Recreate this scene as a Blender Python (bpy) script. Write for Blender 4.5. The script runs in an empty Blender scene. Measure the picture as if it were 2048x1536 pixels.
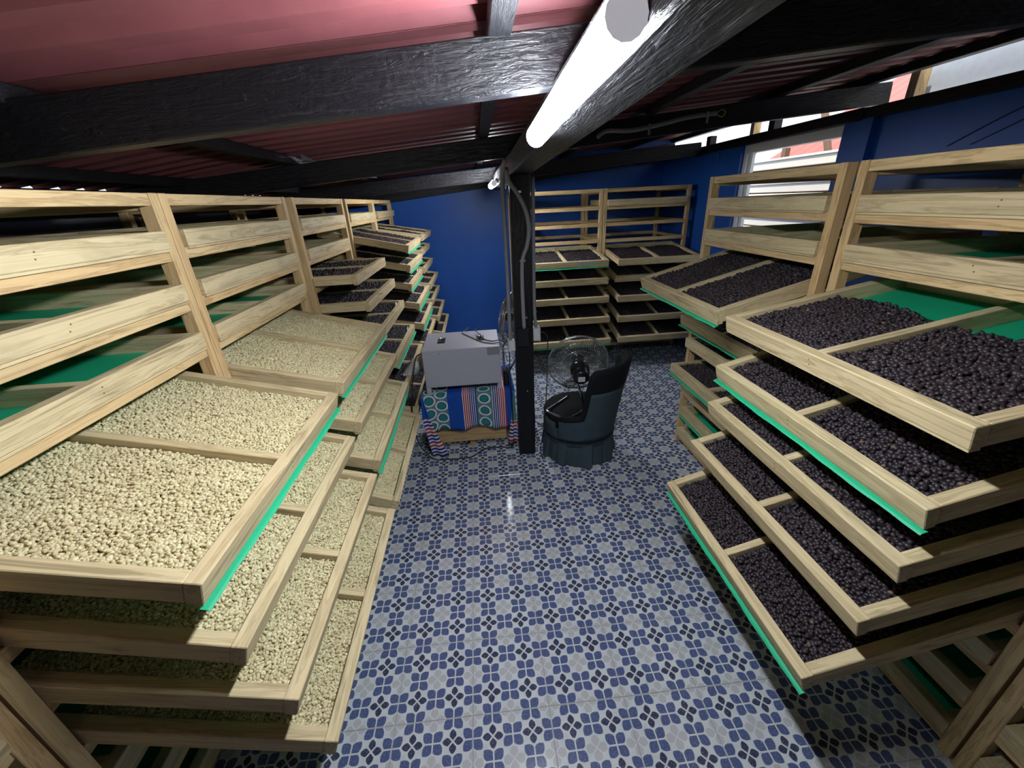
import bpy, bmesh, math, random
import numpy as np
from mathutils import Matrix, Vector, Euler

random.seed(7)
rng = np.random.default_rng(7)
scene = bpy.context.scene
COL = scene.collection
PI = math.pi

# ------------------------------------------------------------------ camera
CAM_H = 1.7008
cam_data = bpy.data.cameras.new('camera')
cam_data.sensor_fit = 'HORIZONTAL'
cam_data.sensor_width = 36.0
cam_data.lens = 810.574 / 2048 * 36.0
cam_data.clip_start = 0.02
cam = bpy.data.objects.new('camera', cam_data)
COL.objects.link(cam)
_p, _r, _y = 0.423936474, 0.0497876365, 0.0662047725
_f = Vector((math.sin(_y) * math.cos(_p), math.cos(_y) * math.cos(_p), -math.sin(_p)))
_r0 = Vector((math.cos(_y), -math.sin(_y), 0))
_d0 = _f.cross(_r0)
_rt = math.cos(_r) * _r0 + math.sin(_r) * _d0
_dn = -math.sin(_r) * _r0 + math.cos(_r) * _d0
cam.matrix_world = Matrix(((_rt.x, -_dn.x, -_f.x, 0), (_rt.y, -_dn.y, -_f.y, 0),
                           (_rt.z, -_dn.z, -_f.z, CAM_H), (0, 0, 0, 1)))
scene.camera = cam

# ------------------------------------------------------------------ world, exposure
world = bpy.data.worlds.new('overcast_sky')
scene.world = world
world.use_nodes = True
_bg = world.node_tree.nodes['Background']
_bg.inputs['Color'].default_value = (0.80, 0.89, 1.0, 1)
_bg.inputs['Strength'].default_value = 2.2
vs = scene.view_settings
vs.view_transform = 'Standard'
vs.look = 'None'
vs.gamma = 1.0
vs.exposure = 0.0
vs.use_curve_mapping = False
LAMP_E = 192.0
LAMP_E_FAR = 175.0
sun_data = bpy.data.lights.new('sun', 'SUN')
sun_data.energy = 7.0
sun_data.angle = math.radians(3)
sun_data.color = (1.0, 0.95, 0.88)
sun = bpy.data.objects.new('sun', sun_data)
sun.rotation_euler = Vector((0.40, 0.12, -0.90)).to_track_quat('-Z', 'Y').to_euler()
COL.objects.link(sun)

# ------------------------------------------------------------------ helpers
def link(o, parent=None):
    COL.objects.link(o)
    if parent is not None:
        o.parent = parent
    return o

def tag(o, label=None, cat=None, group=None, kind=None):
    if label: o['label'] = label
    if cat: o['category'] = cat
    if group: o['group'] = group
    if kind: o['kind'] = kind
    return o

def empty(name, loc=(0, 0, 0), rz=0.0):
    o = bpy.data.objects.new(name, None)
    o.empty_display_size = 0.05
    o.location = loc
    o.rotation_euler = (0, 0, rz)
    return link(o)

def mesh_obj(name, verts, faces, mat=None, parent=None, smooth=False):
    me = bpy.data.meshes.new(name)
    me.from_pydata([tuple(v) for v in verts], [], faces)
    me.validate()
    if mat: me.materials.append(mat)
    if smooth:
        me.polygons.foreach_set('use_smooth', [True] * len(me.polygons))
    o = bpy.data.objects.new(name, me)
    return link(o, parent)

def bm_obj(name, bm, mat=None, parent=None, smooth=False):
    bmesh.ops.recalc_face_normals(bm, faces=bm.faces[:])
    me = bpy.data.meshes.new(name)
    bm.to_mesh(me); bm.free()
    if mat: me.materials.append(mat)
    if smooth:
        me.polygons.foreach_set('use_smooth', [True] * len(me.polygons))
    o = bpy.data.objects.new(name, me)
    return link(o, parent)

_cache = {}
def box_mesh(dx, dy, dz, mat, bev=0.002):
    key = (round(dx, 4), round(dy, 4), round(dz, 4), mat.name, bev)
    if key in _cache: return _cache[key]
    bm = bmesh.new()
    bmesh.ops.create_cube(bm, size=1.0)
    bmesh.ops.scale(bm, vec=(dx, dy, dz), verts=bm.verts[:])
    if bev > 0:
        bmesh.ops.bevel(bm, geom=bm.edges[:], offset=min(bev, min(dx, dy, dz) * 0.3), segments=1, affect='EDGES')
    me = bpy.data.meshes.new('board')
    bm.to_mesh(me); bm.free()
    me.materials.append(mat)
    _cache[key] = me
    return me

ROT = {'x': Matrix.Identity(4), 'y': Matrix.Rotation(PI / 2, 4, 'Z'), 'z': Matrix.Rotation(-PI / 2, 4, 'Y')}
def board(name, lo, hi, mat, parent=None, axis=None, bev=0.002):
    """box between two corners in the parent's frame; the mesh keeps its length along its own X"""
    d = [hi[i] - lo[i] for i in range(3)]
    c = [(hi[i] + lo[i]) / 2 for i in range(3)]
    if axis is None:
        axis = 'xyz'[d.index(max(d))]
    if axis == 'x': dims = (d[0], d[1], d[2])
    elif axis == 'y': dims = (d[1], d[0], d[2])
    else: dims = (d[2], d[1], d[0])
    o = bpy.data.objects.new(name, box_mesh(*dims, mat, bev))
    o.matrix_basis = Matrix.Translation(c) @ ROT[axis]
    return link(o, parent)

def beam_between(name, p0, p1, w, h, mat, parent=None, bev=0.004, roll=0.0):
    """rectangular beam whose bottom centre line runs from p0 to p1"""
    p0 = Vector(p0); p1 = Vector(p1)
    d = p1 - p0
    L = d.length
    x = d.normalized()
    side = Vector((0, 0, 1)).cross(x).normalized()
    up = x.cross(side)
    M = Matrix(((x.x, side.x, up.x, 0), (x.y, side.y, up.y, 0), (x.z, side.z, up.z, 0), (0, 0, 0, 1)))
    c = (p0 + p1) / 2 + up * (h / 2)
    o = bpy.data.objects.new(name, box_mesh(L, w, h, mat, bev))
    o.matrix_basis = Matrix.Translation(c) @ M
    return link(o, parent)

def smooth_path(pts, n=6, closed=False):
    P = [Vector(p) for p in pts]
    out = []
    m = len(P)
    rng_ = range(m if closed else m - 1)
    for i in rng_:
        if closed:
            a, b, c, d = P[(i - 1) % m], P[i], P[(i + 1) % m], P[(i + 2) % m]
        else:
            a, b, c, d = P[max(i - 1, 0)], P[i], P[i + 1], P[min(i + 2, m - 1)]
        for k in range(n):
            t = k / n
            out.append(0.5 * ((2 * b) + (-a + c) * t + (2 * a - 5 * b + 4 * c - d) * t * t + (-a + 3 * b - 3 * c + d) * t ** 3))
    if not closed: out.append(P[-1])
    return out

def tube_geo(pts, r, n=8, closed=False, base=0):
    pts = [Vector(p) for p in pts]
    V, F = [], []
    m = len(pts)
    up = None
    for i, p in enumerate(pts):
        if closed: t = pts[(i + 1) % m] - pts[(i - 1) % m]
        else: t = pts[min(i + 1, m - 1)] - pts[max(i - 1, 0)]
        t.normalize()
        if up is None:
            up = Vector((0, 0, 1)) if abs(t.z) < 0.9 else Vector((1, 0, 0))
        s = t.cross(up)
        if s.length < 1e-5: s = t.orthogonal()
        s.normalize()
        up = s.cross(t).normalized()
        rr = r(i / max(1, m - 1)) if callable(r) else r
        for k in range(n):
            a = 2 * PI * k / n
            V.append(p + (s * math.cos(a) + up * math.sin(a)) * rr)
    segs = m if closed else m - 1
    for i in range(segs):
        for k in range(n):
            a = base + i * n + k; b = base + i * n + (k + 1) % n
            c = base + ((i + 1) % m) * n + (k + 1) % n; d = base + ((i + 1) % m) * n + k
            F.append((a, d, c, b))
    if not closed:
        F.append(tuple(base + k for k in range(n)))
        F.append(tuple(base + (m - 1) * n + n - 1 - k for k in range(n)))
    return V, F

def tubes(name, paths, r, mat, parent=None, n=8, closed=False):
    V, F = [], []
    for p in paths:
        v, f = tube_geo(p, r, n, closed, len(V))
        V += v; F += f
    return mesh_obj(name, V, F, mat, parent, smooth=True)

def lathe(name, prof, mat, parent=None, n=24, M=None):
    """profile [(radius, height)] spun round local Z"""
    V, F = [], []
    for (r, h) in prof:
        for k in range(n):
            a = 2 * PI * k / n
            V.append(Vector((r * math.cos(a), r * math.sin(a), h)))
    for i in range(len(prof) - 1):
        for k in range(n):
            F.append((i * n + k, i * n + (k + 1) % n, (i + 1) * n + (k + 1) % n, (i + 1) * n + k))
    F.append(tuple(reversed(range(n))))
    F.append(tuple((len(prof) - 1) * n + k for k in range(n)))
    if M is not None: V = [M @ v for v in V]
    o = mesh_obj(name, V, F, mat, parent, smooth=True)
    return o

# ------------------------------------------------------------------ material helpers
class NT:
    def __init__(self, name):
        self.mat = bpy.data.materials.new(name)
        self.mat.use_nodes = True
        self.t = self.mat.node_tree
        self.b = self.t.nodes['Principled BSDF']
    def n(self, kind, **kw):
        nd = self.t.nodes.new(kind)
        for k, v in kw.items(): setattr(nd, k, v)
        return nd
    def set(self, sock, v):
        if isinstance(v, bpy.types.NodeSocket): self.t.links.new(v, sock)
        else: sock.default_value = v
    def m(self, op, a, b=None, c=None):
        nd = self.n('ShaderNodeMath', operation=op)
        self.set(nd.inputs[0], a)
        if b is not None: self.set(nd.inputs[1], b)
        if c is not None: self.set(nd.inputs[2], c)
        return nd.outputs[0]
    def mix(self, f, a, b, blend='MIX'):
        nd = self.n('ShaderNodeMix', data_type='RGBA', blend_type=blend)
        self.set(nd.inputs[0], f)
        self.set(nd.inputs[6], a if isinstance(a, bpy.types.NodeSocket) else (*a, 1))
        self.set(nd.inputs[7], b if isinstance(b, bpy.types.NodeSocket) else (*b, 1))
        return nd.outputs[2]
    def noise(self, vec, scale, detail=3, rough=0.5, dist=0.0):
        nd = self.n('ShaderNodeTexNoise')
        if vec is not None: self.t.links.new(vec, nd.inputs['Vector'])
        nd.inputs['Scale'].default_value = scale
        nd.inputs['Detail'].default_value = detail
        nd.inputs['Roughness'].default_value = rough
        nd.inputs['Distortion'].default_value = dist
        return nd.outputs[0]
    def ramp(self, fac, stops):
        nd = self.n('ShaderNodeValToRGB')
        self.t.links.new(fac, nd.inputs[0])
        el = nd.color_ramp.elements
        while len(el) < len(stops): el.new(0.5)
        for e, (p, c) in zip(el, stops):
            e.position = p
            e.color = (*c, 1) if len(c) == 3 else c
        return nd.outputs[0]
    def coord(self, which='Object'):
        return self.n('ShaderNodeTexCoord').outputs[which]
    def rand(self):
        return self.n('ShaderNodeObjectInfo').outputs['Random']
    def mapping(self, vec, scale=(1, 1, 1), loc=None):
        nd = self.n('ShaderNodeMapping')
        self.t.links.new(vec, nd.inputs['Vector'])
        nd.inputs['Scale'].default_value = scale
        if loc is not None: self.set(nd.inputs['Location'], loc)
        return nd.outputs[0]
    def comb(self, x, y, z):
        nd = self.n('ShaderNodeCombineXYZ')
        for s, v in zip(nd.inputs, (x, y, z)): self.set(s, v)
        return nd.outputs[0]
    def sep(self, v):
        nd = self.n('ShaderNodeSeparateXYZ')
        self.t.links.new(v, nd.inputs[0])
        return nd.outputs
    def bump(self, h, strength=0.3, dist=0.002):
        nd = self.n('ShaderNodeBump')
        nd.inputs['Strength'].default_value = strength
        nd.inputs['Distance'].default_value = dist
        self.t.links.new(h, nd.inputs['Height'])
        self.t.links.new(nd.outputs[0], self.b.inputs['Normal'])
    def out(self, col=None, rough=None, metal=None, spec=None):
        if col is not None: self.set(self.b.inputs['Base Color'], col if isinstance(col, bpy.types.NodeSocket) else (*col, 1))
        if rough is not None: self.set(self.b.inputs['Roughness'], rough)
        if metal is not None: self.set(self.b.inputs['Metallic'], metal)
        if spec is not None: self.set(self.b.inputs['Specular IOR Level'], spec)
        return self.mat

def plain(name, col, rough=0.5, metal=0.0, spec=0.5, vary=0.06, nscale=30):
    k = NT(name)
    v = k.noise(k.coord(), nscale, 3)
    f = k.m('MULTIPLY_ADD', v, vary * 2, 1 - vary)
    g = k.mix(1.0, col, k.comb(f, f, f), 'MULTIPLY')
    return k.out(g, rough, metal, spec)

def wood_material(name, light, dark, tint, stain=0.35):
    k = NT(name)
    r = k.rand()
    off = k.comb(k.m('MULTIPLY', r, 37.0), k.m('MULTIPLY', r, 91.0), k.m('MULTIPLY', r, 53.0))
    vadd = k.n('ShaderNodeVectorMath', operation='ADD')
    k.t.links.new(k.coord(), vadd.inputs[0]); k.t.links.new(off, vadd.inputs[1])
    co = vadd.outputs[0]
    grain = k.noise(k.mapping(co, (1.6, 26, 26)), 1.0, 5, 0.62, 1.1)
    fine = k.noise(k.mapping(co, (6, 240, 240)), 1.0, 3, 0.6)
    blot = k.noise(k.mapping(co, (4.0, 12, 12)), 1.0, 3, 0.55, 0.4)
    c = k.ramp(grain, [(0.33, tuple(x * 0.80 for x in dark)), (0.40, light), (0.50, tuple(min(1, x * 1.10) for x in light)), (0.555, dark), (0.60, light), (0.70, tuple(x * 0.9 for x in dark))])
    c = k.mix(k.m('MULTIPLY', k.m('POWER', r, 1.5), 0.75), c, k.mix(1.0, c, tint, 'MULTIPLY'))
    g = k.m('MULTIPLY_ADD', fine, 0.3, 0.85)
    c = k.mix(1.0, c, k.comb(g, g, g), 'MULTIPLY')
    b = k.m('MULTIPLY', k.ramp_val(blot, 0.55, 0.78), stain)
    c = k.mix(b, c, (dark[0] * 0.62, dark[1] * 0.62, dark[2] * 0.66))
    k.bump(fine, 0.25, 0.0008)
    return k.out(c, 0.62, 0, 0.3)
def _ramp_val(self, v, a, b):
    nd = self.n('ShaderNodeMapRange')
    self.t.links.new(v, nd.inputs[0])
    nd.inputs[1].default_value = a; nd.inputs[2].default_value = b
    return nd.outputs[0]
NT.ramp_val = _ramp_val

WOOD_RACK = wood_material('pale_sawn_wood_rack', (0.62, 0.46, 0.235), (0.45, 0.31, 0.145), (0.95, 0.85, 0.78))
WOOD_TRAY = wood_material('pale_sawn_wood_tray', (0.60, 0.50, 0.29), (0.46, 0.365, 0.195), (0.90, 0.85, 0.84), 0.5)
WOOD_RAW = wood_material('rough_stud_wood', (0.50, 0.36, 0.18), (0.36, 0.24, 0.11), (0.9, 0.8, 0.7))

def black_paint():
    k = NT('brushed_black_paint')
    co = k.coord()
    st = k.noise(k.mapping(co, (9, 60, 60)), 1.0, 4, 0.65, 2.2)
    w = k.noise(co, 16, 3, 0.6, 1.5)
    dust = k.noise(co, 60, 2, 0.7)
    c = k.mix(k.ramp_val(dust, 0.66, 0.80), (0.0075, 0.0075, 0.0095), (0.035, 0.035, 0.04))
    h = k.m('MULTIPLY_ADD', w, 0.5, st)
    k.bump(h, 0.9, 0.006)
    return k.out(c, k.m('MULTIPLY_ADD', st, 0.25, 0.27), 0, 0.38)
BLACK_PAINT = black_paint()

def blue_paint():
    k = NT('cobalt_blue_wall_paint')
    co = k.coord()
    n1 = k.noise(co, 1.6, 4, 0.6)
    n2 = k.noise(co, 45, 2, 0.5)
    c = k.ramp(n1, [(0.3, (0.009, 0.068, 0.31)), (0.7, (0.012, 0.092, 0.40))])
    k.bump(n2, 0.15, 0.002)
    return k.out(c, 0.42, 0, 0.45)
BLUE = blue_paint()

def red_sheet():
    k = NT('maroon_roof_sheet')
    co = k.coord()
    n1 = k.noise(co, 7, 4, 0.6)
    sp = k.noise(co, 150, 2, 0.7)
    c = k.ramp(n1, [(0.3, (0.15, 0.043, 0.048)), (0.7, (0.185, 0.055, 0.060))])
    c = k.mix(k.ramp_val(sp, 0.68, 0.76), c, (0.10, 0.03, 0.035))
    return k.out(c, 0.55, 0, 0.35)
RED_SHEET = red_sheet()

S = 0.07          # lattice step of the printed floor pattern
def tile_material():
    k = NT('printed_flower_tile')
    co = k.coord()
    x, y, _ = k.sep(co)
    # tile centre sits on a dark flower's diagonal: shift so that dark flowers fall on even, even lattice points
    u = k.m('ADD', k.m('DIVIDE', x, S), 1.0)
    v = k.m('ADD', k.m('DIVIDE', y, S), 1.0)
    iu = k.m('ROUND', u); iv = k.m('ROUND', v)
    au = k.m('ABSOLUTE', k.m('SUBTRACT', u, iu)); av = k.m('ABSOLUTE', k.m('SUBTRACT', v, iv))
    pu = k.m('PINGPONG', iu, 1.0); pv = k.m('PINGPONG', iv, 1.0)      # 0 even, 1 odd
    odd = k.m('ABSOLUTE', k.m('SUBTRACT', pu, pv))
    both = k.m('MULTIPLY', pu, pv)
    wob = k.m('MULTIPLY_ADD', k.noise(co, 90, 2), 0.04, -0.020)
    def lens(t, w, tc, L, h, e):
        q = k.m('DIVIDE', k.m('SUBTRACT', t, tc), L)
        q = k.m('SUBTRACT', 1.0, k.m('MULTIPLY', q, q))
        ex = k.m('MULTIPLY_ADD', k.m('GREATER_THAN', t, tc), e[1] - e[0], e[0])
        q = k.m('POWER', k.m('MAXIMUM', q, 0.0), ex)
        d = k.m('SUBTRACT', k.m('MULTIPLY', q, h), k.m('ADD', w, wob))
        return k.ramp_val(d, -0.008, 0.008)
    # diagonal petals (blue)
    td = k.m('MULTIPLY', k.m('ADD', au, av), 0.7071); wd = k.m('ABSOLUTE', k.m('MULTIPLY', k.m('SUBTRACT', au, av), 0.7071))
    blue = lens(td, wd, 0.330, 0.320, 0.235, (0.40, 0.80))
    blue = k.m('MULTIPLY', blue, k.ramp_val(k.m('MINIMUM', au, av), 0.028, 0.044))
    ta = k.m('MAXIMUM', au, av); wa = k.m('MINIMUM', au, av)
    dark = lens(ta, wa, 0.270, 0.255, 0.170, (0.75, 0.95))
    dark = k.m('MULTIPLY', dark, k.ramp_val(wd, 0.030, 0.046))
    gray = lens(ta, wa, 0.290, 0.260, 0.200, (0.5, 0.6))
    gray = k.m('MULTIPLY', gray, k.ramp_val(wd, 0.020, 0.036))
    n1 = k.noise(co, 26, 4, 0.6)
    n2 = k.noise(co, 190, 3, 0.7)
    bgc = k.ramp(n1, [(0.3, (0.50, 0.54, 0.56)), (0.7, (0.60, 0.63, 0.64))])
    blc = k.mix(k.ramp_val(n2, 0.50, 0.75), (0.075, 0.100, 0.215), (0.19, 0.22, 0.34))
    dkc = k.mix(k.ramp_val(n2, 0.50, 0.75), (0.040, 0.045, 0.090), (0.16, 0.17, 0.23))
    grc = k.mix(n1, (0.40, 0.41, 0.42), (0.48, 0.485, 0.49))
    c = bgc
    c = k.mix(k.m('MULTIPLY', gray, both), c, grc)
    c = k.mix(k.m('MULTIPLY', blue, odd), c, blc)
    c = k.mix(k.m('MULTIPLY', dark, k.m('SUBTRACT', k.m('SUBTRACT', 1.0, odd), both)), c, dkc)
    rr = k.m('MULTIPLY_ADD', k.noise(co, 14, 3), 0.14, 0.11)
    k.bump(k.noise(co, 22, 2), 0.04, 0.003)
    return k.out(c, rr, 0, 0.5)
TILE = tile_material()
GROUT = plain('grey_grout', (0.33, 0.33, 0.33), 0.9, vary=0.2)

NET = plain('green_mesh_net', (0.008, 0.40, 0.19), 0.55, vary=0.12, nscale=250)
def bean_mat(name, lo, hi, odd, oddf, rough, spec):
    k = NT(name)
    r = k.rand()
    c = k.mix(r, lo, hi)
    n = k.noise(k.coord(), 300, 2)
    c = k.mix(k.m('GREATER_THAN', r, 1 - oddf), c, odd)
    g = k.m('MULTIPLY_ADD', n, 0.3, 0.85)
    c = k.mix(1.0, c, k.comb(g, g, g), 'MULTIPLY')
    return k.out(c, rough, 0, spec)
BEAN_PALE = bean_mat('pale_parchment_bean', (0.52, 0.45, 0.25), (0.74, 0.67, 0.42), (0.34, 0.22, 0.12), 0.014, 0.55, 0.3)
BEAN_DARK = bean_mat('dark_dried_cherry', (0.018, 0.0125, 0.016), (0.040, 0.028, 0.034), (0.13, 0.085, 0.06), 0.006, 0.46, 0.45)
BED_PALE = plain('pale_bean_layer', (0.40, 0.33, 0.19), 0.9, vary=0.4, nscale=180)
BED_DARK = plain('dark_cherry_layer', (0.008, 0.006, 0.007), 0.9, vary=0.4, nscale=180)
GREY_PVC = plain('grey_pvc_conduit', (0.22, 0.23, 0.25), 0.45)
CHROME = plain('chrome_steel', (0.72, 0.73, 0.75), 0.12, 1.0, vary=0.03)
STEEL = plain('galvanised_strap', (0.45, 0.46, 0.47), 0.35, 0.9)
BLACK_PLASTIC = plain('black_plastic', (0.010, 0.010, 0.011), 0.28)
BLACK_RUBBER = plain('black_cable_rubber', (0.008, 0.008, 0.008), 0.55)
GREY_CABLE = plain('grey_cable', (0.16, 0.16, 0.17), 0.5)
WHITE_PLASTIC = plain('white_plastic', (0.55, 0.56, 0.58), 0.4)
PAPER = plain('white_paper_tag', (0.75, 0.75, 0.72), 0.8)
GREY_LABEL = plain('pale_grey_tape', (0.42, 0.44, 0.45), 0.5, vary=0.1)
GREY_PAPER = plain('grey_printed_label', (0.22, 0.22, 0.24), 0.6, vary=0.35, nscale=90)
CABINET = plain('light_grey_enamel', (0.40, 0.41, 0.47), 0.42, 0, 0.45, vary=0.05, nscale=120)
YELLOW = plain('yellow_wire', (0.60, 0.62, 0.05), 0.5)
WHITE_PAINT = plain('white_window_paint', (0.70, 0.72, 0.75), 0.4)
CREAM = plain('cream_siding', (0.80, 0.73, 0.62), 0.6, vary=0.04)
BROWN = plain('brown_timber', (0.14, 0.075, 0.045), 0.7, vary=0.2)
RED_ROOF = plain('bright_red_roof', (0.50, 0.09, 0.07), 0.5, vary=0.12)
FASCIA = plain('pale_grey_fascia', (0.33, 0.36, 0.40), 0.6, vary=0.15)
GROUND = plain('concrete_ground', (0.35, 0.34, 0.32), 0.9, vary=0.2, nscale=4)
DARK_WALL = plain('dark_navy_boards', (0.010, 0.013, 0.022), 0.45, 0, 0.4, vary=0.3, nscale=6)
VELVET = plain('slate_teal_velvet', (0.042, 0.068, 0.082), 0.75, 0, 0.25, vary=0.2, nscale=14)
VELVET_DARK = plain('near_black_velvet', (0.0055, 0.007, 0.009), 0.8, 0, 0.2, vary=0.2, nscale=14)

def cage_wire():
    return plain('clear_lacquered_wire', (0.42, 0.44, 0.44), 0.25, 0.7)
WIRE = cage_wire()
def glass_like(name, col, mixf):
    k = NT(name)
    tr = k.n('ShaderNodeBsdfTransparent'); tr.inputs[0].default_value = (*col, 1)
    gl = k.n('ShaderNodeBsdfGlossy'); gl.inputs['Roughness'].default_value = 0.08
    mx = k.n('ShaderNodeMixShader'); mx.inputs[0].default_value = mixf
    k.t.links.new(tr.outputs[0], mx.inputs[1]); k.t.links.new(gl.outputs[0], mx.inputs[2])
    k.t.links.new(mx.outputs[0], k.t.nodes['Material Output'].inputs[0])
    return k.mat
GLASS = glass_like('window_glass', (0.95, 0.97, 0.97), 0.05)
CLEAR_BLADE = glass_like('clear_fan_blade', (0.72, 0.74, 0.72), 0.10)
def duct_mat():
    k = NT('crinkled_aluminium_foil')
    k.bump(k.noise(k.coord(), 90, 3, 0.6, 1.0), 0.9, 0.01)
    return k.out((0.78, 0.79, 0.80), 0.30, 1.0)
FOIL = duct_mat()
def emit(name, col, e):
    k = NT(name)
    k.b.inputs['Emission Color'].default_value = (*col, 1)
    k.b.inputs['Emission Strength'].default_value = e
    return k.out((0.9, 0.9, 0.9), 0.4)
LAMP_CAP = emit('glowing_lamp_end_cap', (0.9, 0.93, 1.0), 0.35)
DIFFUSER = emit('lit_lamp_diffuser', (0.86, 0.92, 1.0), LAMP_E)
DIFFUSER_FAR = emit('lit_lamp_diffuser_far', (0.88, 0.93, 1.0), LAMP_E_FAR)

# ================================================================== SETTING
X_L, X_R, Y_B, Y_F = -2.1, 2.4, 5.55, -2.0

# ---- floor: individual tiles on a grout bed
floor = empty('floor'); tag(floor, 'grey and blue flower patterned tile floor', 'floor', kind='structure')
bed = board('grout_bed', (X_L - 0.1, Y_F - 0.1, -0.06), (X_R + 0.15, Y_B + 0.1, -0.0018), GROUT, floor, 'x', 0)
GX0, GY0 = -0.49525891, 1.49370224
T = 4 * S
tile_mesh = box_mesh(T - 0.0024, T - 0.0024, 0.012, TILE, 0.0012)
far_tiles = []
near = []
m0 = math.floor((X_L - GX0 - S) / T) - 1
for m in range(m0, m0 + 20):
    for n in range(-14, 18):
        cx = GX0 + S * (1 + 4 * m + 2); cy = GY0 + S * (-1 + 4 * n + 2)
        if cx < X_L - 0.1 or cx > X_R + 0.1 or cy < Y_F or cy > Y_B + 0.1: continue
        if -1.25 < cx < 2.45 and 0.2 < cy < 5.6: near.append((cx, cy))
        else: far_tiles.append((cx, cy))
near.sort(key=lambda p: p[0] ** 2 + p[1] ** 2)
for i, (cx, cy) in enumerate(near):
    if i >= 300:
        far_tiles.append((cx, cy)); continue
    o = bpy.data.objects.new('tile', tile_mesh)
    o.location = (cx, cy, -0.006 + random.uniform(-0.0003, 0.0003))
    link(o, floor)
V, F = [], []
for cx, cy in far_tiles:
    b = len(V); h = (T - 0.0035) / 2
    V += [(cx - h, cy - h, 0), (cx + h, cy - h, 0), (cx + h, cy + h, 0), (cx - h, cy + h, 0)]
    F.append((b, b + 1, b + 2, b + 3))
# same print phase as the single tiles
ox, oy = GX0 + S * 3, GY0 + S * 1
ft = mesh_obj('outer_tiles', [(x - ox, y - oy, z) for x, y, z in V], F, TILE, floor)
ft.location = (ox, oy, 0); ft['kind'] = 'stuff'

# ---- walls
def struct_box(name, lo, hi, mat, label, parent=None):
    o = board(name, lo, hi, mat, parent, bev=0.003)
    if parent is None: tag(o, label, 'wall', kind='structure')
    return o
wb = empty('wall_back', (0, Y_B, 0)); tag(wb, 'cobalt blue painted back wall', 'wall', kind='structure')
board('plaster', (X_L - 0.12, 0, -0.05), (X_R + 0.12, 0.12, 2.32), BLUE, wb, 'x', 0)
plate_z = lambda x: 1.862 + 0.096 * (x - 0.2)
beam_between('wall_plate', (X_L, -0.04, plate_z(X_L)), (X_R + 0.1, -0.04, plate_z(X_R + 0.1)), 0.085, 0.16, BLACK_PAINT, wb)
wl = empty('wall_left', (X_L, 0, 0)); tag(wl, 'dark navy wall behind the left racks', 'wall', kind='structure')
board('plaster', (-0.12, Y_F - 0.1, -0.05), (0, Y_B + 0.12, 1.80), DARK_WALL, wl, 'y', 0)
board('wall_plate', (-0.07, Y_F - 0.1, 1.80), (0.03, Y_B, 1.858), BLACK_PAINT, wl, 'y')
wr = empty('wall_right', (X_R, 0, 0)); tag(wr, 'cobalt blue right wall with a window opening', 'wall', kind='structure')
WY0, WY1, WZ0 = 2.85, 3.93, 0.95
board('plaster', (0, WY1, -0.05), (0.12, Y_B + 0.1, 2.05), BLUE, wr, 'y', 0)
board('plaster', (0, WY0, -0.05), (0.12, WY1, WZ0), BLUE, wr, 'y', 0)
board('pilaster', (0, 2.645, -0.05), (0.16, WY0, 2.06), BLUE, wr, 'z', 0.004)
board('plaster', (0.05, Y_F - 0.1, -0.05), (0.16, 2.645, 2.055), BLUE, wr, 'y', 0)
board('wall_plate', (-0.01, 2.72, 2.05), (0.075, Y_B, 2.12), BLACK_PAINT, wr, 'y', 0.005)
board('wall_plate', (0.0, Y_F, 2.055), (0.085, 2.78, 2.115), BLACK_PAINT, wr, 'y', 0.005)
for yy in (3.55, 3.50 + 1.0):
    board('plate_block', (0.0, yy, 2.12), (0.07, yy + 0.07, 2.20), BLACK_PAINT, wr, 'z', 0.004)
# thin cords stapled to the blue wall
tubes('wall_cord', [smooth_path([(0.045, 2.20, 1.855), (0.045, 2.04, 1.93), (0.045, 1.86, 2.005)])], 0.0022, BLACK_RUBBER, wr, 5)
tubes('wall_cord', [smooth_path([(0.045, 2.09, 1.85), (0.045, 1.96, 1.905), (0.045, 1.85, 1.955)])], 0.0018, BLACK_RUBBER, wr, 5)
tubes('wall_cord', [smooth_path([(-0.004, 4.29, 2.03), (-0.004, 4.28, 1.9), (-0.004, 4.275, 1.5), (-0.004, 4.27, 0.6)])], 0.006, BLUE, wr, 6)
wf = board('wall_front', (X_L - 0.12, Y_F - 0.12, -0.05), (X_R + 0.12, Y_F, 2.3), BLUE, None, 'x', 0)
tag(wf, 'blue wall behind the photographer', 'wall', kind='structure')

# ---- window
win = empty('window_1', (X_R, 0, 0)); tag(win, 'white framed window in the right blue wall', 'window', kind='structure')
fw = 0.045
board('frame_jamb', (0.03, WY1 - fw, WZ0), (0.10, WY1, 2.05), WHITE_PAINT, win, 'z')
board('frame_jamb', (0.03, WY0, WZ0), (0.10, WY0 + 0.02, 2.05), WHITE_PAINT, win, 'z')
board('frame_head', (0.03, WY0, 1.985), (0.10, WY1, 2.05), WHITE_PAINT, win, 'y')
board('frame_sill', (0.0, WY0, WZ0 - 0.02), (0.14, WY1, WZ0 + 0.03), WHITE_PAINT, win, 'y')
board('sash_stile', (0.055, WY1 - 0.085, WZ0 + 0.03), (0.085, WY1 - fw, 1.985), WHITE_PAINT, win, 'z')
board('pane', (0.066, WY0 + 0.02, WZ0 + 0.03), (0.071, WY1 - 0.085, 1.985), GLASS, win, 'y', 0)

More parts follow.
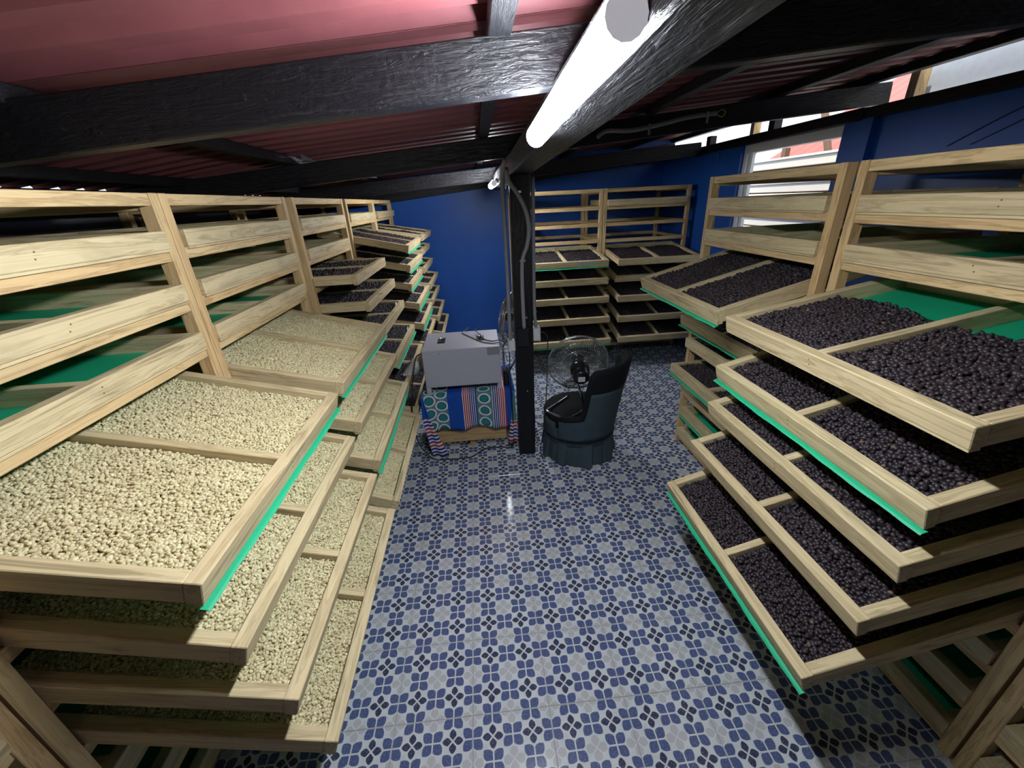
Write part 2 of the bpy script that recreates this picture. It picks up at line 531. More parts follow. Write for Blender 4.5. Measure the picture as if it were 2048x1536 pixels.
# ---- roof
ceil = empty('ceiling'); tag(ceil, 'low roof of maroon sheets on black painted timbers', 'ceiling', kind='structure')
zb = lambda x: 1.944 + 0.085 * (x - 0.2)
GX_A, GX_B = 0.19, 0.305
gz = lambda y: 1.832 + 0.0185 * (2.5 - y) if y < 2.5 else 1.832
beam_between('girder', (0.272, Y_F, gz(Y_F)), (0.272, 2.55, gz(2.5)), 0.117, 0.105, BLACK_PAINT, ceil, 0.006)
beam_between('girder', (0.272, 2.551, 1.832), (0.272, Y_B - 0.02, 1.832), 0.117, 0.112, BLACK_PAINT, ceil, 0.006)
def rafter(y, x0, x1, z0f, w=0.055, h=0.118):
    return beam_between('rafter', (x0, y, z0f(x0)), (x1, y, z0f(x1)), w, h, BLACK_PAINT, ceil, 0.004)
rafter(-0.62, -2.15, 2.75, zb)
rafter(1.215, -2.15, 2.75, lambda x: zb(x) + 0.004)
rafter(2.87, -2.15, 2.66, zb)
rafter(2.93, -2.15, 2.72, lambda x: zb(x) + 0.006, 0.05, 0.110)
z3 = lambda x: 1.888 + 0.066 * (x - 0.2)
rafter(4.57, -1.98, 2.35, z3, 0.05, 0.125)
for x in (-1.72, -1.06, 0.09, 1.1, 1.9, 2.5):
    zp = zb(x) + (0.116 if x > -1.5 else 0.086)
    beam_between('purlin', (x, Y_F - 0.1, zp), (x, Y_B + 0.1, zp), 0.055, 0.045, BLACK_PAINT, ceil, 0.003)
# corrugated sheets, one object each
pitch, npitch = 0.145, 6
def sheet_profile(n):
    pr = []
    for i in range(n):
        y = i * pitch
        pr += [(y, 0), (y + 0.055, 0), (y + 0.078, 0.026), (y + 0.122, 0.026)]
    pr.append((n * pitch, 0)); pr.append((n * pitch + 0.055, 0)); pr.append((n * pitch + 0.070, 0.018))
    return pr
prof = sheet_profile(npitch)
xs = [-2.13, -1.2, 0.0, 1.2, 2.62]
sv, sf = [], []
for xx in xs:
    for (yy, h) in prof:
        sv.append((xx, yy, 0.162 + 1.944 + 0.085 * (xx - 0.2) + h - 0.05 * max(0.0, (-1.2 - xx) / 0.9)))
npf = len(prof)
for i in range(len(xs) - 1):
    for j in range(npf - 1):
        sf.append((i * npf + j, i * npf + j + 1, (i + 1) * npf + j + 1, (i + 1) * npf + j))
sheet_me = bpy.data.meshes.new('roof_sheet'); sheet_me.from_pydata(sv, [], sf); sheet_me.materials.append(RED_SHEET)
y = Y_F - 0.25; i = 0
while y < Y_B + 0.2:
    o = bpy.data.objects.new('roof_sheet', sheet_me)
    o.location = (0, y, 0.0022 * (i % 2))
    md = o.modifiers.new('thickness', 'SOLIDIFY'); md.thickness = 0.0012; md.offset = 1
    link(o, ceil); y += pitch * npitch; i += 1
# galvanised hurricane straps where purlins cross the rafters
def strap(x, y, side):
    z = zb(x) + 0.118
    bm = bmesh.new()
    vs_ = [bm.verts.new(p) for p in ((x - 0.05 * side, y - 0.03, z), (x + 0.03 * side, y - 0.03, z), (x + 0.03 * side, y - 0.03, z + 0.045), (x - 0.012 * side, y - 0.10, z + 0.001))]
    bm.faces.new(vs_[:3]); bm.faces.new((vs_[0], vs_[1], vs_[3]))
    o = bm_obj('rafter_strap', bm, STEEL, ceil)
    md = o.modifiers.new('thickness', 'SOLIDIFY'); md.thickness = 0.0015
    return o
strap(-0.955, 2.84, -1); strap(1.05, 2.84, 1); strap(-0.96, 4.54, -1); strap(1.05, 4.54, 1); strap(1.06, 1.185, 1)

# ---- outside: ground, neighbour with siding, red roof, fascia
g = board('ground', (2.52, -6, -0.10), (14, 16, -0.04), GROUND, None, 'y', 0); tag(g, 'concrete ground outside the window', 'ground', kind='structure')
nb = empty('neighbour_house', (3.35, 0, 0)); tag(nb, 'cream sided neighbouring house seen through the window', 'house')
zt = lambda y_: 1.955 + 0.0 * y_
k = 0; z = 1.995
while z > 0.2:
    board('siding_board', (0.0, 2.2, z - 0.105), (0.03, 5.28, z), CREAM, nb, 'y', 0.006)
    board('siding_lip', (-0.012, 2.2, z - 0.022), (0.0, 5.28, z - 0.010), CREAM, nb, 'y', 0.002)
    z -= 0.118; k += 1
board('corner_trim', (-0.02, 5.28, 0.0), (0.03, 5.34, 2.0), BROWN, nb, 'z')
board('wall_core', (0.03, 2.2, 0.0), (0.12, 5.34, 1.99), BROWN, nb, 'y', 0)
red = empty('red_roofed_shed', (6.2, 0, 0)); tag(red, 'red roofed shed beyond the cream sided house', 'shed')
rv, rf = [], []
ny = 90
for xx, zz in ((-0.6, 2.05), (3.2, 4.2)):
    for j in range(ny):
        rv.append((xx, 2.0 + j * 0.075, zz + (0.03 if (j // 2) % 2 else 0.0)))
for j in range(ny - 1): rf.append((j, j + 1, ny + j + 1, ny + j))
o = mesh_obj('roof_sheet', rv, rf, RED_ROOF, red)
md = o.modifiers.new('thickness', 'SOLIDIFY'); md.thickness = 0.004
for yy in (5.6, 7.62): board('roof_post', (-0.75, yy, 0), (-0.66, yy + 0.10, 2.32), BROWN, red, 'z')
beam_between('roof_brace', (-0.72, 6.66, 2.0), (-0.72, 7.0, 2.75), 0.07, 0.08, BROWN, red)
beam_between('roof_beam', (-0.72, 2.2, 2.02), (-0.72, 8.6, 2.02), 0.07, 0.07, BROWN, red)
fa = board('fascia_board', (2.74, -1.0, 2.165), (2.77, 2.83, 2.33), FASCIA, None, 'y'); tag(fa, 'pale grey fascia board outside above the right wall', 'fascia')
fb = board('gutter', (2.72, -1.0, 2.125), (2.80, 5.2, 2.158), WHITE_PAINT, None, 'y', 0.008); tag(fb, 'white gutter rail running outside above the right wall', 'gutter')
for yy, lab in ((2.66, 'raw wooden stud block at the end of the doubled rafter'), (4.17, 'raw wooden stud block above the window beam')):
    o = board('stud_block', (2.63, yy, 2.0), (2.70, yy + 0.055, 2.30), WOOD_RAW, None, 'z'); tag(o, lab, 'stud')

# ================================================================== RACKS AND TRAYS
FLAT = [1.664, 1.497, 1.330, 1.162, 0.990, 0.818, 0.646, 0.473, 0.300, 0.130]
TH = 0.056            # tray height
RW, RD, RTOP = 0.951, 0.83, 1.775
PW, PD = 0.037, 0.045
TW, TD = 0.868, 0.73
BT = 0.034            # tray board thickness
ORD = ['top', 'second', 'third', 'fourth', 'fifth', 'sixth', 'seventh', 'eighth', 'ninth', 'tenth']

def rack_matrix(side, a):
    if side == 'L': return Matrix.Translation((-1.0, a, 0)) @ Matrix.Rotation(PI / 2, 4, 'Z')
    if side == 'R': return Matrix.Translation((1.382, a + RW, 0)) @ Matrix.Rotation(-PI / 2, 4, 'Z')
    return Matrix.Translation((a, 4.60, 0))

def build_rack(M, label, W=RW):
    root = empty('drying_rack'); root.matrix_basis = M
    tag(root, label, 'rack', 'wooden drying racks')
    for x in (0, W - PW):
        for yy in (0, RD - PD):
            board('post', (x, yy, 0), (x + PW, yy + PD, RTOP), WOOD_RACK, root, 'z')
    for yy in (0.004, RD - PD + 0.004):
        board('top_rail', (PW, yy, RTOP - 0.037), (W - PW, yy + PD - 0.008, RTOP - 0.001), WOOD_RACK, root, 'x')
    for x in (0.003, W - PW + 0.003):
        board('top_side_rail', (x, PD, RTOP - 0.05), (x + PW - 0.006, RD - PD, RTOP - 0.004), WOOD_RACK, root, 'y')
    for k, f in enumerate(FLAT):
        zr = f - TH - 0.003
        board('rail', (PW, 0.003, zr - 0.036), (W - PW, 0.036, zr), WOOD_RACK, root, 'x')
        board('rail', (PW, RD - 0.036, zr - 0.036), (W - PW, RD - 0.003, zr), WOOD_RACK, root, 'x')
        for x in (PW, W - PW - 0.022):
            board('runner', (x, 0.036, zr - 0.036), (x + 0.022, RD - 0.036, zr - 0.001), WOOD_RACK, root, 'y')
    return root

# ---- bean fillings: one mesh of points per variant, instanced by geometry nodes
def bean_nodes(name, dims, mat):
    ng = bpy.data.node_groups.new(name, 'GeometryNodeTree')
    ng.interface.new_socket('Geometry', in_out='INPUT', socket_type='NodeSocketGeometry')
    ng.interface.new_socket('Geometry', in_out='OUTPUT', socket_type='NodeSocketGeometry')
    N = ng.nodes.new; Lk = ng.links.new
    gi, go = N('NodeGroupInput'), N('NodeGroupOutput')
    ico = N('GeometryNodeMeshIcoSphere'); ico.inputs['Radius'].default_value = 1.0; ico.inputs['Subdivisions'].default_value = 2
    tr = N('GeometryNodeTransform'); tr.inputs['Scale'].default_value = dims
    sm = N('GeometryNodeSetShadeSmooth'); st = N('GeometryNodeSetMaterial'); st.inputs['Material'].default_value = mat
    ip = N('GeometryNodeInstanceOnPoints')
    a1 = N('GeometryNodeInputNamedAttribute'); a1.data_type = 'BOOLEAN'; a1.inputs[0].default_value = 'pt'
    a2 = N('GeometryNodeInputNamedAttribute'); a2.data_type = 'FLOAT_VECTOR'; a2.inputs[0].default_value = 'rot'
    a3 = N('GeometryNodeInputNamedAttribute'); a3.data_type = 'FLOAT'; a3.inputs[0].default_value = 'scl'
    eu = N('FunctionNodeEulerToRotation')
    jn = N('GeometryNodeJoinGeometry')
    Lk(ico.outputs[0], tr.inputs[0]); Lk(tr.outputs[0], sm.inputs[0]); Lk(sm.outputs[0], st.inputs[0])
    Lk(gi.outputs[0], ip.inputs['Points']); Lk(st.outputs[0], ip.inputs['Instance'])
    Lk(a1.outputs[0], ip.inputs['Selection']); Lk(a2.outputs[0], eu.inputs[0]); Lk(eu.outputs[0], ip.inputs['Rotation'])
    Lk(a3.outputs[0], ip.inputs['Scale'])
    Lk(gi.outputs[0], jn.inputs[0]); Lk(ip.outputs[0], jn.inputs[0]); Lk(jn.outputs[0], go.inputs[0])
    return ng
NG_PALE = bean_nodes('scatter_pale_beans', (0.0053, 0.0039, 0.0032), BEAN_PALE)
NG_DARK = bean_nodes('scatter_dark_cherries', (0.0077, 0.0062, 0.0056), BEAN_DARK)

def bean_mesh(name, step, bedmat, length, level, seed, slope=0.0, ragged=0.0):
    r = np.random.default_rng(seed)
    comps = [(BT + 0.003, TW / 2 - 0.017), (TW / 2 + 0.017, TW - BT - 0.003)]
    y0, y1 = BT + 0.003, length
    hz = lambda x, yy: level + 0.0035 * np.sin(x * 21 + seed) * np.cos(yy * 17 + seed * 2) + slope * (yy - y0)
    V, F = [], []
    for (a, b) in comps:
        nx, ny_ = 9, 14
        base = len(V)
        for j in range(ny_ + 1):
            for i_ in range(nx + 1):
                xx = a + (b - a) * i_ / nx; yy = y0 + (y1 - y0) * j / ny_
                V.append((xx, yy, float(hz(xx, yy)) - 0.003))
        for j in range(ny_):
            for i_ in range(nx):
                q = base + j * (nx + 1) + i_
                F.append((q, q + 1, q + nx + 2, q + nx + 1))
    nb_ = len(V)
    pts = []
    for (a, b) in comps:
        gx = np.arange(a + 0.004, b - 0.003, step); gy = np.arange(y0 + 0.004, y1 - 0.003, step * 0.87)
        X, Y = np.meshgrid(gx, gy)
        X = X + (np.arange(len(gy)) % 2)[:, None] * step * 0.5
        X = X + r.uniform(-0.42, 0.42, X.shape) * step; Y = Y + r.uniform(-0.42, 0.42, Y.shape) * step
        X = np.clip(X, a + 0.004, b - 0.004); Y = np.clip(Y, y0 + 0.004, None)
        if ragged > 0:
            lim = y1 - ragged * (0.5 + 0.5 * np.sin(X * 14 + seed)) - r.uniform(0, 0.03, X.shape)
            keep = Y < lim
            X, Y = X[keep], Y[keep]
        Z = hz(X, Y) + r.uniform(-0.32, 0.42, X.shape) * step
        pts.append(np.c_[X.ravel(), Y.ravel(), Z.ravel()])
        e = r.integers(0, X.size, X.size // 7)          # a few loose on top
        pts.append(np.c_[X.ravel()[e] + r.uniform(-.004, .004, e.size), Y.ravel()[e], Z.ravel()[e] + 0.0045])
    pts = np.concatenate(pts)
    if ragged > 0:
        # trim the bed to the ragged edge
        F = [f for f in F if sum(V[i_][1] for i_ in f) / 4 < y1 - ragged * 0.8 - 0.02]
    me = bpy.data.meshes.new(name)
    allv = np.concatenate([np.array(V), pts])
    me.from_pydata([tuple(v) for v in allv], [], F)
    n = len(allv)
    pt = np.zeros(n, bool); pt[nb_:] = True
    rot = np.zeros((n, 3)); rot[:, 2] = r.uniform(0, 2 * PI, n); rot[:, 0] = r.normal(0, 0.45, n); rot[:, 1] = r.normal(0, 0.45, n)
    scl = np.clip(r.normal(1.0, 0.10, n), 0.75, 1.3)
    a = me.attributes.new('pt', 'BOOLEAN', 'POINT'); a.data.foreach_set('value', pt)
    a = me.attributes.new('rot', 'FLOAT_VECTOR', 'POINT'); a.data.foreach_set('vector', rot.astype(np.float32).ravel())
    a = me.attributes.new('scl', 'FLOAT', 'POINT'); a.data.foreach_set('value', scl.astype(np.float32))
    me.materials.append(bedmat)
    return me
PALE = [bean_mesh('coffee_beans', 0.0065, BED_PALE, 0.60, 0.031, s) for s in (1, 2, 3)]
DARK = [bean_mesh('coffee_cherries', 0.0109, BED_DARK, 0.60, 0.037, s) for s in (4, 5, 6)]
DARK_RAG = bean_mesh('coffee_cherries', 0.0109, BED_DARK, 0.47, 0.036, 8, 0.0, 0.05)
DARK_LOW = [bean_mesh('coffee_cherries', 0.0125, BED_DARK, 0.60, 0.032, s) for s in (9, 10)]
_v = [0, 0]

def build_tray(M, k, rack, pull, ztop, fill, hem, tagged=False, ragged=False, low=False):
    """pull = how far the front stands out of the rack front; ztop = height of the front's top edge (None: level)"""
    flat = FLAT[k]
    a = 0.0
    if ztop is None: ztop = flat
    else: a = max(0.0, math.atan2(flat - ztop, max(pull, 0.1)))
    W = RW
    x0 = (W - TW) / 2 + random.uniform(-0.006, 0.006)
    root = empty('drying_tray')
    root.matrix_basis = M @ Matrix.Translation((x0, -pull + TH * math.sin(a), ztop - TH * math.cos(a))) @ Matrix.Rotation(a, 4, 'X') @ Matrix.Rotation(random.uniform(-0.006, 0.006) if pull > 0.05 else 0, 4, 'Z')
    what = {None: 'empty', 'P': 'pale beans', 'D': 'dark cherries'}[fill]
    state = 'pulled-out' if pull > 0.2 else ('half-closed' if pull > 0.03 else 'closed')
    desc = ('%s wooden tray of %s in %s slot of %s' % (state, what, ORD[k], rack)) if fill else ('%s empty wooden tray in %s slot of %s' % (state, ORD[k], rack))
    tag(root, desc, 'tray', 'wooden drying trays')
    board('front_board', (0, 0, 0), (TW, BT, TH), WOOD_TRAY, root, 'x')
    board('back_board', (0, TD - BT, 0), (TW, TD, TH), WOOD_TRAY, root, 'x')
    board('side_board', (0.0005, BT, 0.0), (BT, TD - BT, TH - 0.0005), WOOD_TRAY, root, 'y')
    board('side_board', (TW - BT, BT, 0.0), (TW - 0.0005, TD - BT, TH - 0.0005), WOOD_TRAY, root, 'y')
    board('divider', (TW / 2 - 0.014, BT, 0.004), (TW / 2 + 0.014, TD - BT, TH - 0.002), WOOD_TRAY, root, 'y')
    board('net', (BT, BT, 0.004), (TW - BT, TD - BT, 0.0055), NET, root, 'x', 0)
    board('bottom_batten', (0.002, 0.002, -0.008), (TW - 0.002, 0.028, -0.0004), WOOD_TRAY, root, 'x', 0.001)
    if hem:
        # net edge folded out under the front board
        v = []; n = 24
        for i_ in range(n + 1):
            xx = -0.004 + (TW + 0.008) * i_ / n
            w_ = 0.0008 * math.sin(i_ * 1.7 + k) + 0.0012 * math.sin(i_ * 0.6)
            v += [(xx, 0.006, -0.009), (xx, -0.008 + w_ * 0.3, -0.0095), (xx, -0.014 + w_, -0.013 + 0.4 * w_)]
        f = []
        for i_ in range(n):
            for j in range(2): f.append((3 * i_ + j, 3 * i_ + j + 1, 3 * i_ + j + 4, 3 * i_ + j + 3))
        o = mesh_obj('net_hem', v, f, NET, root)
        md = o.modifiers.new('thickness', 'SOLIDIFY'); md.thickness = 0.0012
    if rack in NAILED:
        for zz in (TH * 0.38, TH * 0.66):
            o = bpy.data.objects.new('nail', NAIL_ME); o.matrix_basis = Matrix.Translation((TW / 2 + random.uniform(-0.006, 0.006), -0.0004, zz)); link(o, root)
    if rack == 'back rack beside black post' and k == 3:
        board('paper_label', (TW * 0.62, -0.001, TH * 0.30), (TW * 0.85, 0.0002, TH * 0.86), GREY_LABEL, root, 'x', 0)
    if tagged:
        t = board('paper_tag', (TW * 0.80, BT + 0.004, TH * 0.55), (TW * 0.80 + 0.05, BT + 0.007, TH + 0.012), PAPER, root, 'x', 0)
    if fill:
        lst = PALE if fill == 'P' else (DARK_LOW if low else DARK)
        _v[0] += 1
        me = DARK_RAG if ragged else lst[_v[0] % len(lst)]
        o = bpy.data.objects.new('coffee_beans' if fill == 'P' else 'coffee_cherries', me)
        o.matrix_basis = root.matrix_basis.copy()
        link(o)
        md = o.modifiers.new('scatter', 'NODES'); md.node_group = NG_PALE if fill == 'P' else NG_DARK
        tag(o, '%s filling %s-slot tray of %s' % ('pale parchment coffee beans' if fill == 'P' else 'dark dried coffee cherries', ORD[k], rack),
            'coffee beans' if fill == 'P' else 'coffee cherries', kind='stuff')
    return root

CL = 0.010
NAILED = ('nearest full left rack', 'second full left rack', 'nearest full right rack', 'right rack before the window')
NAIL_ME = bpy.data.meshes.new('nail')
NAIL_ME.from_pydata([(0.0022 * math.cos(j * PI / 4), d, 0.0022 * math.sin(j * PI / 4)) for d in (0.003, 0.0) for j in range(8)], [], [tuple(8 + j for j in range(8))] + [(j, (j + 1) % 8, 8 + (j + 1) % 8, 8 + j) for j in range(8)])
NAIL_ME.materials.append(BROWN)
racks = {
    'L0': ('L', -0.392, 'left rack cut off at frame corner'),
    'L1': ('L', 0.565, 'nearest full left rack'),
    'L2': ('L', 1.521, 'second full left rack'),
    'L3': ('L', 2.56, 'third full left rack'),
    'L4': ('L', 3.583, 'fourth full left rack'),
    'L5': ('L', 4.539, 'left rack touching back wall'),
    'B1': ('B', 0.418, 'back rack beside black post'),
    'B2': ('B', 1.375, 'back rack in right corner'),
    'R0': ('R', -0.385, 'right rack cut off at frame corner'),
    'R1': ('R', 0.575, 'nearest full right rack'),
    'R2': ('R', 1.58, 'right rack before the window'),
}
RLAB = {
    'L0': 'pale wooden rack only just showing at lower left frame corner',
    'L1': 'pale wooden drying rack, nearest full one along left wall',
    'L2': 'pale wooden drying rack, second full one along left wall',
    'L3': 'pale wooden drying rack, third along left wall, past the gap',
    'L4': 'pale wooden drying rack, fourth along left wall',
    'L5': 'pale wooden drying rack at far left, touching blue back wall',
    'B1': 'pale wooden back wall rack beside post, three top slots empty',
    'B2': 'pale wooden back wall rack in the right corner',
    'R0': 'pale wooden rack only just showing at lower right frame corner',
    'R1': 'pale wooden drying rack, nearest full one along right wall',
    'R2': 'pale wooden drying rack standing in front of the window',
}
# slot: (pull, front top height, fill, hem, tag)
TR = {
    'L0': {k: (CL, None, None, 0, 0) for k in (5, 6, 7, 8, 9)},
    'R0': {k: (CL, None, None, 0, 0) for k in (5, 6, 7, 8, 9)},
    'L1': {0: (CL, None, None, 0, 0), 1: (CL, None, None, 0, 0), 2: (CL, None, None, 0, 0),
           3: (.419, 1.052, 'P', 1, 0), 4: (.442, .852, 'P', 0, 0), 5: (.505, .662, 'P', 0, 0), 6: (.549, .459, 'P', 0, 0),
           7: (CL, None, None, 0, 0), 8: (CL, None, None, 0, 0), 9: (CL, None, None, 0, 0)},
    'L2': {0: (CL, None, None, 0, 0), 1: (CL, None, None, 0, 0), 2: (CL, None, None, 0, 0),
           3: (.418, 1.059, 'P', 1, 0), 4: (.453, .866, 'P', 0, 0), 5: (.50, .671, 'P', 1, 0), 6: (.543, .426, 'P', 0, 0),
           7: (CL, None, None, 0, 0), 8: (CL, None, None, 0, 0)},
    'L3': {0: (CL, None, None, 0, 0), 1: (CL, None, None, 0, 0), 2: (.258, 1.335, 'D', 0, 0), 3: (.30, 1.165, 'D', 0, 0),
           4: (.355, .985, 'D', 0, 1), 5: (.411, .77, 'D', 1, 1), 6: (.46, .585, 'D', 0, 0), 7: (.50, .385, 'D', 0, 0)},
    'L4': {0: (CL, None, None, 0, 0), 1: (.436, 1.40, 'D', 1, 0), 2: (.426, 1.24, 'D', 1, 0), 3: (.415, 1.082, 'D', 1, 1), 4: (.458, .91, 'D', 1, 1),
           5: (.474, .725, 'D', 1, 0), 6: (.484, .54, 'D', 0, 0), 7: (.53, .345, 'D', 0, 0)},
    'L5': {0: (0.03, None, None, 0, 0), 1: (.444, 1.418, 'D', 0, 0), 2: (.416, 1.262, 'D', 0, 0), 3: (.426, 1.084, 'D', 0, 0), 4: (.471, .91, 'D', 0, 0),
           5: (.476, .735, 'D', 0, 0), 6: (.522, .543, 'D', 0, 0), 7: (.553, .346, 'D', 0, 0)},
    'B1': {3: (.447, 1.114, 'D', 1, 0), 4: (.457, .937, 'D', 0, 0), 5: (.51, .757, 'D', 0, 0), 6: (.572, .557, 'D', 0, 0), 7: (.641, .339, 'D', 1, 0)},
    'B2': {0: (0.03, None, None, 0, 0), 3: (.46, 1.111, 'D', 0, 0), 4: (.39, .934, 'D', 0, 0), 5: (.52, .75, 'D', 0, 0), 6: (.545, .54, 'D', 0, 0), 7: (.62, .34, 'D', 0, 0)},
    'R1': {0: (CL, None, None, 0, 0), 1: (CL, None, None, 0, 0), 2: (.432, 1.251, 'D', 0, 0), 3: (.437, 1.041, 'D', 1, 0), 4: (.447, .876, 'D', 0, 0),
           5: (.498, .687, 'D', 0, 0), 6: (.577, .459, 'D', 1, 0), 7: (CL, None, None, 0, 0), 8: (CL, None, None, 0, 0), 9: (CL, None, None, 0, 0)},
    'R2': {0: (CL, None, None, 0, 0), 1: (CL, None, None, 0, 0), 2: (.385, 1.229, 'D', 1, 0), 3: (CL, None, 'D', 0, 0), 4: (.096, .976, 'D', 1, 0), 5: (.040, None, 'D', 0, 0),
           6: (.121, .640, 'D', 1, 0), 7: (CL, None, None, 0, 0), 8: (CL, None, None, 1, 0), 9: (CL, None, None, 0, 0)},
}
for key, (side, a, rl) in racks.items():
    M = rack_matrix(side, a)
    build_rack(M, RLAB[key])
    for k, (pull, zt_, fill, hem, tg) in TR[key].items():
        build_tray(M, k, rl, pull, zt_, fill, hem, tg, ragged=(key == 'R1' and k == 2), low=(key[0] == 'B' or key == 'L5'))

# ================================================================== POST, CONDUITS, LAMPS
post = empty('support_post', (0.25, 2.545, 0))
beam_o = board('timber', (-0.058, -0.055, 0), (0.058, 0.055, 1.836), BLACK_PAINT, post, 'z', 0.006)
beam_o.matrix_basis = Matrix.Shear('XY', 4, (0.0118, 0)) @ beam_o.matrix_basis
tag(post, 'black painted square timber post in the middle of the room', 'post')

def clip(parent, p, s=0.012):
    board('pipe_clip', (p[0] - s, p[1] - 0.006, p[2] - 0.006), (p[0] + s * 1.8, p[1] + 0.008, p[2] + 0.006), STEEL, parent, 'x', 0.001)
c1 = empty('conduit', (0.16, 2.54, 0.87)); tag(c1, 'grey conduit running down the left face of the black post', 'conduit')
def rel(o, pts): return [Vector(p) - o.location for p in pts]
tubes('pipe', [rel(c1, smooth_path([(0.172, 2.30, 1.885), (0.168, 2.40, 1.862), (0.168, 2.50, 1.79), (0.172, 2.54, 1.65), (0.174, 2.54, 1.2), (0.172, 2.54, 0.92), (0.172, 2.54, 0.87)]))], 0.0125, GREY_PVC, c1)
clip(c1, Vector((0.172, 2.54, 1.77)) - c1.location)
c2 = empty('conduit', (0.258, 2.475, 0.96)); tag(c2, 'bowed grey conduit down the front face of the black post', 'conduit')
tubes('pipe', [rel(c2, smooth_path([(0.185, 2.42, 1.86), (0.20, 2.455, 1.80), (0.247, 2.472, 1.735), (0.288, 2.474, 1.65), (0.305, 2.474, 1.555), (0.292, 2.474, 1.46), (0.262, 2.474, 1.375), (0.256, 2.474, 1.2), (0.259, 2.474, 0.96)]))], 0.0125, GREY_PVC, c2)
for p in ((0.245, 2.474, 1.745), (0.258, 2.474, 1.375), (0.260, 2.474, 1.03)): clip(c2, Vector(p) - c2.location)
c3 = empty('conduit', (0.32, 2.54, 0.95)); tag(c3, 'grey conduit running down the right face of the black post', 'conduit')
tubes('pipe', [rel(c3, smooth_path([(0.342, 2.53, 1.815), (0.338, 2.53, 1.5), (0.334, 2.53, 1.1), (0.338, 2.53, 0.99), (0.343, 2.54, 0.945)]))], 0.011, GREY_PVC, c3)
clip(c3, Vector((0.341, 2.53, 1.75)) - c3.location, 0.008); clip(c3, Vector((0.334, 2.53, 1.05)) - c3.location, 0.008)
jb = board('junction_box', (0.215, 2.462, 0.845), (0.288, 2.4895, 0.965), BLACK_PLASTIC, None, 'z', 0.004); tag(jb, 'black junction box on the front face of the post', 'junction box')
def socket_box(lo, hi, label, sx):
    o = empty('socket_box', ((lo[0] + hi[0]) / 2, (lo[1] + hi[1]) / 2, lo[2])); tag(o, label, 'socket')
    L = o.location
    board('box', Vector(lo) - L, Vector(hi) - L, WHITE_PLASTIC, o, 'z', 0.004)
    x = hi[0] if sx > 0 else lo[0]
    board('face_plate', Vector((x - 0.003, lo[1] - 0.004, lo[2] - 0.004)) - L, Vector((x + 0.004, hi[1] + 0.004, hi[2] + 0.004)) - L, WHITE_PLASTIC, o, 'z', 0.002)
    return o
socket_box((0.3195, 2.50, 0.862), (0.362, 2.58, 0.945), 'white socket box on the right face of the post', 1)
socket_box((0.157, 2.50, 0.803), (0.2005, 2.57, 0.872), 'white socket box on the left face of the post', -1)
bolt = lathe('bolt_head', [(0.006, 0), (0.006, 0.004), (0.003, 0.006)], STEEL, post, 10, Matrix.Translation((0.018, -0.056, 0.515)) @ Matrix.Rotation(PI / 2, 4, 'X'))

def tube_light(y0, y1, za, zb_, mat, label):
    LX = 0.184
    o = empty('tube_light', (LX, (y0 + y1) / 2, 1.8)); tag(o, label, 'lamp', 'tube lights along the girder')
    L = o.location
    n = 14
    def cs(r, yy, zc, a0=-0.18, a1=1.18):
        out = []
        for i_ in range(n + 1):
            a = PI / 2 + PI * (a0 + (a1 - a0) * i_ / n)        # bulges towards -X and down
            a += math.radians(55)
            out.append(Vector((LX + r * math.cos(a), yy, zc + r * math.sin(a))) - L)
        return out
    A = cs(0.027, y0 + 0.02, za); B = cs(0.027, y1 - 0.02, zb_)
    V = A + B
    F = [(i_, i_ + 1, n + 2 + i_, n + 1 + i_) for i_ in range(n)]
    F.append(tuple(range(n + 1))); F.append(tuple(reversed(range(n + 1, 2 * n + 2))))
    mesh_obj('diffuser', V, F, mat, o)
    for yy, zz, nm in ((y0 + 0.010, za, 'end_cap'), (y1 - 0.02, zb_, 'end_cap')):
        A = cs(0.025, yy, zz, -0.5, 1.5)[:-1]; B = cs(0.025, yy + 0.01, zz, -0.5, 1.5)[:-1]
        V = A + B; q = len(A)
        F = [(i_, (i_ + 1) % q, q + (i_ + 1) % q, q + i_) for i_ in range(q)] + [tuple(range(q)), tuple(reversed(range(q, 2 * q)))]
        mesh_obj(nm, V, F, LAMP_CAP, o)
    b = beam_between('housing', Vector((0.2015, y0 + 0.02, za - 0.006)) - L, Vector((0.2015, y1 - 0.02, zb_ - 0.006)) - L, 0.022, 0.040, WHITE_PLASTIC, o, 0.002)
    return o
tube_light(0.55, 1.29, 1.882, 1.858, DIFFUSER, 'bright white tube light on girder nearest the camera')
tube_light(3.75, 4.45, 1.842, 1.842, DIFFUSER_FAR, 'lit white tube light beyond the black post')

# conduit stub with yellow wires on the doubled rafter
cs_ = empty('conduit_stub', (1.1, 2.82, 2.05)); tag(cs_, 'short grey conduit on right rafter with yellow wire ends', 'conduit')
tubes('pipe', [rel(cs_, smooth_path([(0.78, 2.815, 2.03), (0.84, 2.815, 2.062), (0.98, 2.818, 2.060), (1.15, 2.82, 2.082), (1.35, 2.82, 2.118), (1.52, 2.82, 2.132)]))], 0.0135, GREY_PVC, cs_)
tubes('wire_loop', [rel(cs_, smooth_path([(1.52, 2.82, 2.132), (1.55, 2.815, 2.150), (1.575, 2.815, 2.135), (1.555, 2.815, 2.112), (1.52, 2.82, 2.128)]))], 0.0025, YELLOW, cs_, 5)
for p in ((1.10, 2.82, 2.075), (1.46, 2.82, 2.125)):
    p = Vector(p) - cs_.location
    board('pipe_clip', p + Vector((-0.006, -0.016, -0.045)), p + Vector((0.008, -0.012, 0.016)), STEEL, cs_, 'z', 0.001)

